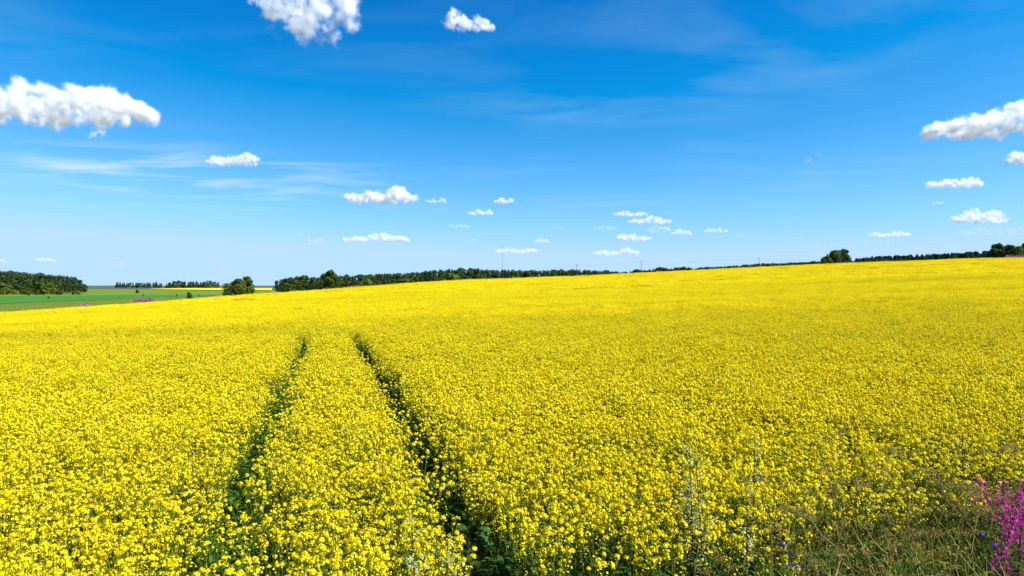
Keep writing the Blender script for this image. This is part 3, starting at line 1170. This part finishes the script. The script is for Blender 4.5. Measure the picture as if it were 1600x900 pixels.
# ------------------------------------------------------------------ mast and power line poles on the skyline
M_steel = bpy.data.materials.new('grey_steel')
M_steel.use_nodes = True
M_steel.node_tree.nodes['Principled BSDF'].inputs['Base Color'].default_value = (0.20, 0.21, 0.24, 1)
M_steel.node_tree.nodes['Principled BSDF'].inputs['Roughness'].default_value = 0.6
M_pole = leaf_mat('weathered_wood', (0.13, 0.11, 0.10), (0.10, 0.085, 0.07), trans=0, rough=0.9)

d_ = 2000
p = at(785, d_)
H = (HY - 377) / FP * d_ + CZ - p.z
mast = empty('radio_mast', p)
tag(mast, 'tall thin guyed radio mast rising behind the wood', 'mast')
mb = MB()
for a in (0, 2.09, 4.19):
    ox, oy = math.cos(a) * .75, math.sin(a) * .75
    mb.tube([(ox, oy, 0), (ox, oy, H * .93)], [.14, .14], 0, 4)
for i in range(int(H * .93 / 3)):
    for a, b in ((0, 2.09), (2.09, 4.19), (4.19, 0)):
        mb.tube([(math.cos(a) * .75, math.sin(a) * .75, i * 3), (math.cos(b) * .75, math.sin(b) * .75, i * 3 + 3)], [.08, .08], 0, 3)
mb.build('lattice', [M_steel], mast)
mb = MB()
mb.tube([(0, 0, H * .92), (0, 0, H)], [.22, .10], 0, 5)
mb.build('antenna', [M_steel], mast)
for a in (.5, 2.6, 4.7):
    mb = MB()
    for hh in (.45, .88):
        mb.tube([(math.cos(a) * .75, math.sin(a) * .75, H * hh), (math.cos(a) * H * .5, math.sin(a) * H * .5, 0)], [.025, .025], 0, 3)
    mb.build('guy_wire', [M_steel], mast)

pole_tops = []
for px_, ytop, d_, lb in ((901, 413, 420, 'leftmost utility pole on the crest, above the wood'), (1002, 408, 430, 'middle utility pole on the crest, the tallest against the sky'),
                          (1186, 402.5, 430, 'rightmost utility pole on the crest, above the far tree line')):
    p = at(px_, d_)
    H = (HY - ytop) / FP * d_ + CZ - p.z
    r_ = empty('utility_pole', p)
    tag(r_, lb, 'utility pole', 'utility poles along the crest')
    mb = MB()
    mb.tube([(0, 0, -1), (0, 0, H)], [.12, .09], 0, 8)
    mb.build('pole', [M_pole], r_)
    mb = MB()
    mb.tube([(-.9, 0, H - .7), (.9, 0, H - .7)], [.05, .05], 0, 4)
    mb.build('crossarm', [M_pole], r_)
    for ox in (-.8, .8):
        mb = MB()
        mb.tube([(ox, 0, H - .64), (ox, 0, H - .38)], [.05, .07], 0, 6)
        mb.build('insulator', [M_steel], r_)
    pole_tops.append(p + Vector((0, 0, H - .36)))
mb = MB()
ends = [at(700, 420) + Vector((0, 0, 12))] + pole_tops + [at(1420, 440) + Vector((0, 0, 6))]
for a, b in zip(ends[:-1], ends[1:]):
    for ox in (-.8, .8):
        pts = []
        for i in range(13):
            t = i / 12
            q = a.lerp(b, t)
            pts.append(q + Vector((ox, 0, -4 * .8 * t * (1 - t))))
        mb.tube(pts, [.016] * 13, 0, 3)
o = mb.build('power_line', [M_steel])
tag(o, 'pair of thin power lines strung between the utility poles', 'power line')


# ------------------------------------------------------------------ wild plants on the near verge
def make_umbel(seed):
    random.seed(seed)
    H = random.uniform(.85, 1.15)
    r_ = empty('dry_umbel_plant', (0, 0, 0))
    lean = Vector((random.uniform(-.2, .2), random.uniform(-.2, .2), 0))
    st = MB()
    ses = []
    top = Vector((0, 0, H)) + lean
    st.tube([(0, 0, 0), Vector((0, 0, H * .5)) + lean * .3, top], [.006, .005, .003], 0, 4)
    hubs = [(top, .11)]
    for _ in range(random.choice((3, 4, 5))):
        t = random.uniform(.45, .85)
        b = Vector((0, 0, H * t)) + lean * t * .8
        a = random.uniform(0, math.tau)
        e = b + Vector((math.cos(a) * .2, math.sin(a) * .2, random.uniform(.12, .28)))
        st.tube([b, b.lerp(e, .5) + Vector((math.cos(a) * .03, math.sin(a) * .03, 0)), e], [.004, .003, .002], 0, 3)
        hubs.append((e, random.uniform(.06, .1)))
    for c, r in hubs:
        se = MB()
        ses.append(se)
        for _ in range(13):
            a, rr = random.uniform(0, math.tau), r * math.sqrt(random.random())
            q = c + Vector((math.cos(a) * rr, math.sin(a) * rr, random.uniform(.04, .065)))
            st.tube([c, q], [.0014, .001], 0, 3)
            for _ in range(7):
                se.quad(q + sphere_dir() * random.uniform(.004, .016), sphere_dir(), .006, .0035, 0)
    for _ in range(6):
        a = random.uniform(0, math.tau)
        z = random.uniform(.1, .6)
        st.leaf((0, 0, z), (math.cos(a), math.sin(a), .6), random.uniform(.12, .22), .02, 0, droop=.5)
    st.build('stem', [M_straw], r_)
    for se in ses:
        se.build('seed_head', [M_seed], r_)
    return r_


um = [make_umbel(s) for s in range(5)]
random.seed(3)
spots = [(1105, 5.3, .8), (1135, 5.6, .95), (1170, 5.2, .8), (1215, 5.7, 1.0), (1245, 6.0, 1.05), (1262, 5.5, .95), (1285, 6.2, 1.1), (1300, 5.6, 1.0), (1318, 6.3, 1.1), (1330, 5.3, .9),
         (1345, 5.9, 1.05), (1360, 6.5, 1.1), (1372, 5.5, 1.0), (1388, 6.1, 1.05), (1402, 5.4, .9), (1412, 6.6, 1.12), (1425, 5.9, 1.0), (1440, 6.3, 1.08), (1452, 5.5, .95),
         (1465, 6.7, 1.1), (1480, 6.0, 1.05), (1496, 6.5, 1.1), (1510, 5.6, 1.0), (1525, 6.9, 1.1), (1545, 6.3, 1.05), (1225, 5.2, .8), (1280, 5.1, .8), (1355, 5.1, .85),
         (1430, 5.1, .85), (1500, 5.2, .9), (1570, 7.0, 1.1), (985, 4.9, .75), (1320, 6.9, 1.15), (1390, 7.0, 1.1), (1250, 6.6, 1.1), (1200, 6.2, 1.0), (880, 4.5, .7)]
UL = 'dry brown umbel seed head stalk among the weeds at the lower right'
for i, (px_, d_, s_) in enumerate(spots):
    o = um[i] if i < 5 else copy_tree(um[i % 5])
    o.location = at(px_, d_)
    o.scale = (s_, s_, s_ * random.uniform(.9, 1.05))
    o.rotation_euler = (random.gauss(0, .08), random.gauss(0, .08), random.uniform(0, 6.28))
    tag(o, UL, 'umbel plant', 'dry umbel stalks at the lower right')


def mugwort(px, d, ytop, lean, label, seed, dense=1.0):
    random.seed(seed)
    p = at(px, d)
    H = (HY - ytop) / FP * d + CZ - p.z
    r_ = empty('mugwort_plant', p)
    tag(r_, label, 'mugwort')
    st, lf = MB(), MB()
    L_ = Vector((lean, 0, 0))
    pts = [Vector((0, 0, 0)), Vector((0, 0, H * .35)) + L_ * .25, Vector((0, 0, H * .7)) + L_ * .65, Vector((0, 0, H)) + L_]
    st.tube(pts, [.008, .007, .005, .002], 0, 5)

    def along(t):
        f = t * 3
        i = min(2, int(f))
        return pts[i].lerp(pts[i + 1], f - i)
    for k in range(int(24 * dense)):
        t = random.uniform(.3, .97)
        b = along(t)
        a = random.uniform(0, math.tau)
        ln = (.32 * (1.08 - t) + .04) * random.uniform(.6, 1.2)
        e = b + Vector((math.cos(a) * ln * .75, math.sin(a) * ln * .75, ln * .75))
        st.tube([b, e], [.0025, .001], 0, 3)
        for _ in range(int(10 * ln / .15) + 3):
            q = b.lerp(e, random.random())
            aa = random.uniform(0, math.tau)
            lf.leaf(q, (math.cos(aa), math.sin(aa), random.uniform(-.1, .9)), random.uniform(.02, .045), .012, 0, droop=.5)
    for k in range(10):
        t = random.uniform(.1, .6)
        a = random.uniform(0, math.tau)
        lf.leaf(along(t), (math.cos(a), math.sin(a), .5), random.uniform(.07, .12), .03, 0, droop=.5)
    st.build('stem', [M_mug_stem], r_)
    lf.build('leaves', [M_mug_leaf], r_)


mugwort(1088, 5.6, 684, -.06, 'tall dark stemmed mugwort with silvery leaves, the tallest weed before the crop', 1)
mugwort(1104, 5.7, 705, -.09, 'mugwort leaning left just right of the tallest weed', 2, .8)
mugwort(1176, 6.0, 690, .02, 'upright mugwort with few silvery leaves, right of the tallest weed', 3, .7)
mugwort(1160, 5.4, 812, .05, 'short pale mugwort below the upright one', 4, .7)
mugwort(655, 4.4, 800, -.05, 'pale silvery mugwort at the bottom of the photo by the right wheel track', 5, 1.2)
mugwort(690, 4.5, 838, .04, 'shorter pale mugwort beside the silvery one at the bottom of the wheel track', 6, 1.0)
mugwort(1503, 7.1, 676, .01, 'tall thin weed with a pale top above the crop at the right', 8, .4)


def make_fireweed(seed, bloom=True):
    random.seed(seed)
    r_ = empty('fireweed_plant', (0, 0, 0))
    H = random.uniform(.95, 1.15)
    lean = Vector((random.uniform(-.1, .1), random.uniform(-.1, .1), 0))
    st, lf, fl = MB(), MB(), MB()
    top = Vector((0, 0, H)) + lean
    mid = Vector((0, 0, H * .5)) + lean * .35
    st.tube([(0, 0, 0), mid, top], [.006, .005, .002], 0, 4)
    for k in range(42):
        t = random.uniform(.12, .72)
        b = Vector((0, 0, 0)).lerp(mid, t * 2) if t < .5 else mid.lerp(top, t * 2 - 1)
        a = k * 2.4
        lf.leaf(b, (math.cos(a), math.sin(a), .5), random.uniform(.07, .13), .018, 0, droop=.4)
    for k in range(24):
        t = .74 + .24 * k / 24
        b = mid.lerp(top, t * 2 - 1)
        a = k * 2.4
        ln = .05 * (1.25 - (t - .7) * 3) + .01
        e = b + Vector((math.cos(a) * ln, math.sin(a) * ln, ln * .25))
        st.tube([b, e], [.0015, .001], 0, 3)
        n = Vector((math.cos(a), math.sin(a), .35))
        s_ = .0125 * (1.2 - (t - .7) * 2)
        for j in range(4):
            fl.quad(e + sphere_dir() * .007, n + sphere_dir() * .8, s_, s_ * .75, 0)
    st.build('stem', [M_fire_leaf], r_)
    lf.build('leaves', [M_fire_leaf], r_)
    fl.build('flower_spike', [M_magenta], r_)
    return r_


fw = [make_fireweed(s) for s in range(4)]
random.seed(5)
FS = [(1537, 6.5, 752), (1549, 6.4, 757), (1566, 6.6, 756), (1587, 6.4, 752), (1598, 6.6, 752),
      (1566, 5.9, 788), (1577, 5.8, 780), (1591, 5.9, 792), (1586, 5.6, 805), (1602, 5.7, 800), (1597, 5.4, 825),
      (1560, 5.4, 832)]
for i, (px_, d_, yt) in enumerate(FS):
    o = fw[i] if i < 4 else copy_tree(fw[i % 4])
    p = at(px_, d_)
    o.location = p
    h = (HY - yt) / FP * d_ + CZ - p.z
    s_ = h / 1.05
    o.scale = (min(1.1, max(.7, s_)), min(1.1, max(.7, s_)), s_)
    o.rotation_euler = (0, 0, random.uniform(0, 6.28))
    tag(o, 'magenta flowering fireweed spike in the clump at the lower right edge', 'fireweed', 'fireweed clump at the lower right edge')


def make_bluebell(seed):
    random.seed(seed)
    r_ = empty('blue_wildflower', (0, 0, 0))
    st = MB()
    st.tube([(0, 0, 0), (.02, 0, .3), (0, .02, .6)], [.003, .0025, .002], 0, 3)
    for _ in range(6):
        a = random.uniform(0, math.tau)
        st.leaf((0, 0, random.uniform(.1, .5)), (math.cos(a), math.sin(a), .7), .09, .012, 0)
    st.build('stem', [M_weed_bright], r_)
    fl = MB()
    for _ in range(9):
        d = sphere_dir(-.2)
        fl.quad(Vector((0, .02, .6)) + d * .009, d, .008, .004, 0)
    fl.build('flower_head', [M_blue], r_)
    return r_


bb = make_bluebell(1)
for i, (px_, d_, yt) in enumerate([(1232, 5.15, 851), (1228, 5.2, 852), (1236, 5.05, 868), (1230, 5.0, 882), (1243, 4.95, 889), (1260, 5.0, 889), (1540, 5.2, 838), (1551, 5.15, 851)]):
    o = bb if i == 0 else copy_tree(bb)
    p = at(px_, d_)
    h = (HY - yt) / FP * d_ + CZ - p.z
    o.location = p
    o.scale = (1.0, 1.0, h / .6)
    o.rotation_euler = (0, 0, i * 1.3)
    tag(o, 'small blue wildflower on a thin stem low in the verge', 'wildflower', 'blue wildflowers in the verge')


# ------------------------------------------------------------------ clouds: real bodies of droplets at their distance
def cloud_mat(name, dens):
    m = bpy.data.materials.new(name)
    m.use_nodes = True
    ns, ls = m.node_tree.nodes, m.node_tree.links
    for n in list(ns):
        ns.remove(n)
    out = ns.new('ShaderNodeOutputMaterial')
    v = ns.new('ShaderNodeVolumePrincipled')
    v.inputs['Color'].default_value = (1, 1, 1, 1)
    v.inputs['Density'].default_value = dens
    v.inputs['Anisotropy'].default_value = 0.0
    ls.new(v.outputs[0], out.inputs['Volume'])
    return m


def cloud_tree(name, r, lo, hi, res, scale, amp, edge, wrp, mat):
    """a density grid: near the cloud's puffs, eaten into by noise, flat underneath"""
    ng = bpy.data.node_groups.new(name, 'GeometryNodeTree')
    ng.interface.new_socket('Geometry', in_out='INPUT', socket_type='NodeSocketGeometry')
    ng.interface.new_socket('Geometry', in_out='OUTPUT', socket_type='NodeSocketGeometry')
    N, L = ng.nodes, ng.links
    gi, go = N.new('NodeGroupInput'), N.new('NodeGroupOutput')
    pos = N.new('GeometryNodeInputPosition')

    def mth(op, a_, b_=None, clamp=False):
        n = N.new('ShaderNodeMath')
        n.operation = op
        n.use_clamp = clamp
        for i, v in enumerate((a_, b_)):
            if v is None:
                continue
            if isinstance(v, (int, float)):
                n.inputs[i].default_value = v
            else:
                L.new(v, n.inputs[i])
        return n.outputs[0]
    warp = N.new('ShaderNodeTexNoise')
    warp.inputs['Scale'].default_value = scale * .8
    warp.inputs['Detail'].default_value = 5
    L.new(pos.outputs[0], warp.inputs['Vector'])
    sub = N.new('ShaderNodeVectorMath')
    sub.operation = 'SUBTRACT'
    L.new(warp.outputs['Color'], sub.inputs[0])
    sub.inputs[1].default_value = (.5, .5, .5)
    mad = N.new('ShaderNodeVectorMath')
    mad.operation = 'MULTIPLY_ADD'
    L.new(sub.outputs[0], mad.inputs[0])
    mad.inputs[1].default_value = (r * wrp, r * wrp, r * wrp * .7)
    L.new(pos.outputs[0], mad.inputs[2])
    prox = N.new('GeometryNodeProximity')
    prox.target_element = 'POINTS'
    L.new(gi.outputs[0], prox.inputs[0])
    L.new(mad.outputs[0], prox.inputs['Sample Position'] if 'Sample Position' in prox.inputs else prox.inputs[1])
    nz = N.new('ShaderNodeTexNoise')
    nz.inputs['Scale'].default_value = scale * 1.6
    nz.inputs['Detail'].default_value = 7
    nz.inputs['Roughness'].default_value = .66
    L.new(pos.outputs[0], nz.inputs['Vector'])
    core = mth('SUBTRACT', 1.0, mth('DIVIDE', prox.outputs['Distance'], r))
    er = mth('MULTIPLY', mth('SUBTRACT', nz.outputs['Fac'], .5), amp)
    v = mth('ADD', core, er)
    v = mth('DIVIDE', v, edge, clamp=True)
    v = mth('POWER', v, 3.0)
    vc = N.new('GeometryNodeVolumeCube')
    L.new(v, vc.inputs['Density'])
    vc.inputs['Min'].default_value = lo
    vc.inputs['Max'].default_value = hi
    for k, q in zip(('Resolution X', 'Resolution Y', 'Resolution Z'), res):
        vc.inputs[k].default_value = int(q)
    sm = N.new('GeometryNodeSetMaterial')
    sm.inputs['Material'].default_value = mat
    L.new(vc.outputs[0], sm.inputs['Geometry'])
    L.new(sm.outputs[0], go.inputs[0])
    return ng


def cloud(px0, px1, y0, y1, label, height=900.0, seed=0, soft=5.0, shape='cumulus', slope=0.0, prof=None):
    """a cloud spanning these columns and rows, its base at the given height above the ground"""
    rs = random.Random(seed * 7 + 3)
    d = min(height * FP / max(6.0, HY - y1), 42000.0)
    cxp, cyp = (px0 + px1) / 2, (y0 + y1) / 2
    W, Hh = (px1 - px0) / FP * d, (y1 - y0) / FP * d
    Dp = max(Hh * 1.1, min(W * .55, Hh * 2.0))
    r = Hh * {'cumulus': .20 if prof else .25, 'ragged': .20, 'wisp': .20}[shape]
    n = max(6, int(W / Hh * {'cumulus': 60 if prof else 26, 'ragged': 30, 'wisp': 9}[shape]))
    ph = rs.uniform(0, 6.28)
    pts = []
    for i in range(n):
        t = rs.uniform(-1, 1)
        env = math.sqrt(max(0.0, 1 - t * t))
        y = rs.uniform(-.5, .5) * (Dp - 1.6 * r) * env
        if shape == 'cumulus':
            hump = .62 + .38 * math.sin(t * 4.3 + ph) * math.sin(t * 2.1 + ph * 2)
            if prof:
                pc = cxp + t * (px1 - px0) / 2
                hump, env_ = np.interp(pc, [q[0] for q in prof], [q[1] for q in prof]), 1.0
            else:
                env_ = env ** .7
            top = max(0.0, Hh * env_ * hump - 1.5 * r)
            z = -Hh * .5 + r * .75 + top * rs.random() * math.sqrt(max(0, 1 - (2 * y / Dp) ** 2))
        else:
            z = rs.uniform(-.5, .5) * max(0, Hh - 1.6 * r) * env
        x = t * max(0, W * .5 - r * .7)
        pts.append((x, y, z + slope * x))
    me = bpy.data.meshes.new('cloud')
    me.from_pydata(pts, [], [])
    m = cloud_mat('cloud_droplets', 1.9 / (soft / FP * d))
    lo = (-W * .5 - r, -Dp * .5 - r, -Hh * .55 - r * .3 - abs(slope) * W * .5)
    hi = (W * .5 + r, Dp * .5 + r, Hh * .55 + r * .5 + abs(slope) * W * .5)
    vox = max(1.15 / FP * d, max(hi[0] - lo[0], hi[2] - lo[2]) / 330)
    res = [max(10, (b_ - a_) / vox) for a_, b_ in zip(lo, hi)]
    res[1] = max(10, res[1] * .6)
    o = bpy.data.objects.new('cloud', me)
    COL.objects.link(o)
    o.location = ((cxp - 800) / FP * d, d, CZ + (HY - cyp) / FP * d)
    amp, edge, wrp = {'cumulus': (3.9, .95), 'ragged': (6.2, 1.25), 'wisp': (3.2, 1.2)}[shape] + ({'cumulus': 2.2, 'ragged': 3.4, 'wisp': 4.0}[shape],)
    md = o.modifiers.new('cloud', 'NODES')
    md.node_group = cloud_tree('cloud', r, lo, hi, res, 1.0 / (Hh * .55), amp, edge, wrp, m)
    tag(o, label, 'cloud', 'white summer clouds', kind='stuff')
    return o


CL = [
    (-70, 250, 125, 194, 'largest white cloud with a grey base, cut by the left edge', 7.5, 'cumulus', [(-70, .8), (0, .97), (30, .9), (55, 1.02), (80, .92), (120, 1.05), (150, .92), (185, .88), (205, .7), (225, .55), (240, .40), (250, .25)]),
    (412, 574, -30, 64, 'ragged white cloud at the top edge, left of centre', 11.0, 'ragged'),
    (384, 425, -8, 9, 'small scrap of cloud cut by the top edge', 8.0, 'ragged'),
    (690, 776, 12, 46, 'small torn cloud near the top centre', 7.5, 'cumulus', [(690, .5), (708, 1.0), (722, .7), (738, .35), (748, .6), (758, .3), (776, .1)]),
    (1440, 1660, 158, 212, 'long bright cloud rising to the right edge, largest on the right', 6.0, 'cumulus', [(1440, .28), (1465, .42), (1490, .58), (1520, .62), (1545, .70), (1560, 1.0), (1600, .98), (1660, .8)]),
    (1570, 1640, 226, 256, 'bright cloud cut by the right edge below the long one', 4.5, 'cumulus'),
    (1446, 1535, 271, 293, 'long flat cloud near the right edge at mid height', 4.5, 'cumulus'),
    (1486, 1575, 322, 349, 'arched cloud low on the right with a thin tail', 6.0, 'cumulus'),
    (320, 406, 234, 259, 'torn cloud under the largest one, further right', 6.5, 'cumulus', [(320, .25), (335, .8), (350, .55), (370, .6), (390, .95), (406, .6)]),
    (138, 166, 197, 219, 'faint small puff right below the largest cloud', 14.0, 'ragged'),
    (537, 652, 284, 317, 'white cumulus with two humps left of centre', 4.5, 'cumulus'),
    (664, 699, 306, 317, 'small flat cloud right of the two humped one', 6.0, 'cumulus'),
    (640, 656, 308, 316, 'tiny scrap between the two humped cloud and the flat one', 7.0, 'ragged'),
    (730, 773, 321, 336, 'small domed cloud left of the mast', 4.5, 'cumulus'),
    (770, 807, 302, 318, 'small puffy cloud above the domed one', 4.5, 'cumulus'),
    (534, 641, 359, 378, 'long low cloud left of the mast', 5.0, 'cumulus'),
    (479, 508, 370, 383, 'torn little cloud left of the long low one', 7.0, 'ragged'),
    (702, 736, 350, 358, 'thin little cloud left of the mast top', 6.0, 'ragged'),
    (732, 747, 371, 376, 'tiny cloud just left of the mast', 5.0, 'cumulus'),
    (770, 841, 380, 396, 'low hazy cloud behind the mast', 7.0, 'cumulus'),
    (833, 860, 369, 379, 'small white cloud right of the mast', 4.5, 'cumulus'),
    (860, 882, 352, 360, 'faint tiny cloud above and right of the mast', 8.0, 'ragged'),
    (958, 1012, 324, 338, 'upper of two overlapping clouds right of centre', 5.5, 'cumulus'),
    (980, 1050, 334, 350, 'lower of two overlapping clouds right of centre', 5.5, 'cumulus'),
    (962, 1018, 360, 376, 'bright low cloud below the overlapping pair', 4.5, 'cumulus'),
    (1010, 1050, 352, 365, 'faint cloud linking two brighter low ones', 7.0, 'ragged'),
    (1046, 1083, 353, 367, 'low cloud at the right end of the linked group', 6.0, 'cumulus'),
    (928, 963, 352, 360, 'pair of tiny puffs left of the bright low cloud', 5.5, 'ragged'),
    (926, 1000, 382, 399, 'pale cloud lowest over the crest in the centre', 7.0, 'cumulus'),
    (1099, 1137, 354, 363, 'small flat cloud alone right of the linked group', 5.0, 'cumulus'),
    (1136, 1190, 362, 375, 'faint streak of cloud right of the small flat one', 9.0, 'wisp'),
    (1188, 1258, 369, 379, 'faint flat pair of clouds left of the hilltop trees', 8.0, 'wisp'),
    (1356, 1422, 356, 370, 'low flat bottomed cloud right above the hilltop trees', 5.5, 'cumulus'),
    (1496, 1620, 352, 371, 'long pale cloud low at the right edge', 7.0, 'wisp'),
    (54, 88, 399, 409, 'small cloud low over the left wood', 5.5, 'cumulus'),
    (164, 186, 400, 407, 'tiny faint cloud above the left valley, upper of two', 7.0, 'ragged'),
    (178, 196, 409, 415, 'tiny faint cloud above the left valley, lower of two', 6.0, 'cumulus'),
    (338, 356, 417, 424, 'tiny cloud above the olive bush', 6.0, 'cumulus'),
    (-12, 11, 402, 411, 'small cloud cut by the left edge above the wood', 6.0, 'cumulus'),
    (462, 476, 361, 367, 'tiny puff above the torn little cloud', 6.0, 'cumulus'),
    (1252, 1288, 238, 255, 'faint slanting wisp alone in the right sky', 13.0, 'wisp'),
    (1455, 1476, 311, 319, 'tiny faint cloud below the long flat one on the right', 7.0, 'cumulus'),
    (1262, 1300, 377, 386, 'faint streak just above the hilltop trees', 9.0, 'wisp'),
    (1330, 1400, 374, 384, 'faint streaks right of the hilltop trees, under the flat bottomed cloud', 10.0, 'wisp'),
]
for i, (a, b, y0, y1, lb, sf, sh, *pf) in enumerate(CL):
    cloud(a, b, y0, y1, lb, seed=i, soft=sf, shape=sh, prof=pf[0] if pf else None, slope=.03 if 'rising' in lb else (.25 if 'slanting' in lb else 0.0))
print('trees', NTREE, 'points', sum(len(p) for p in P))
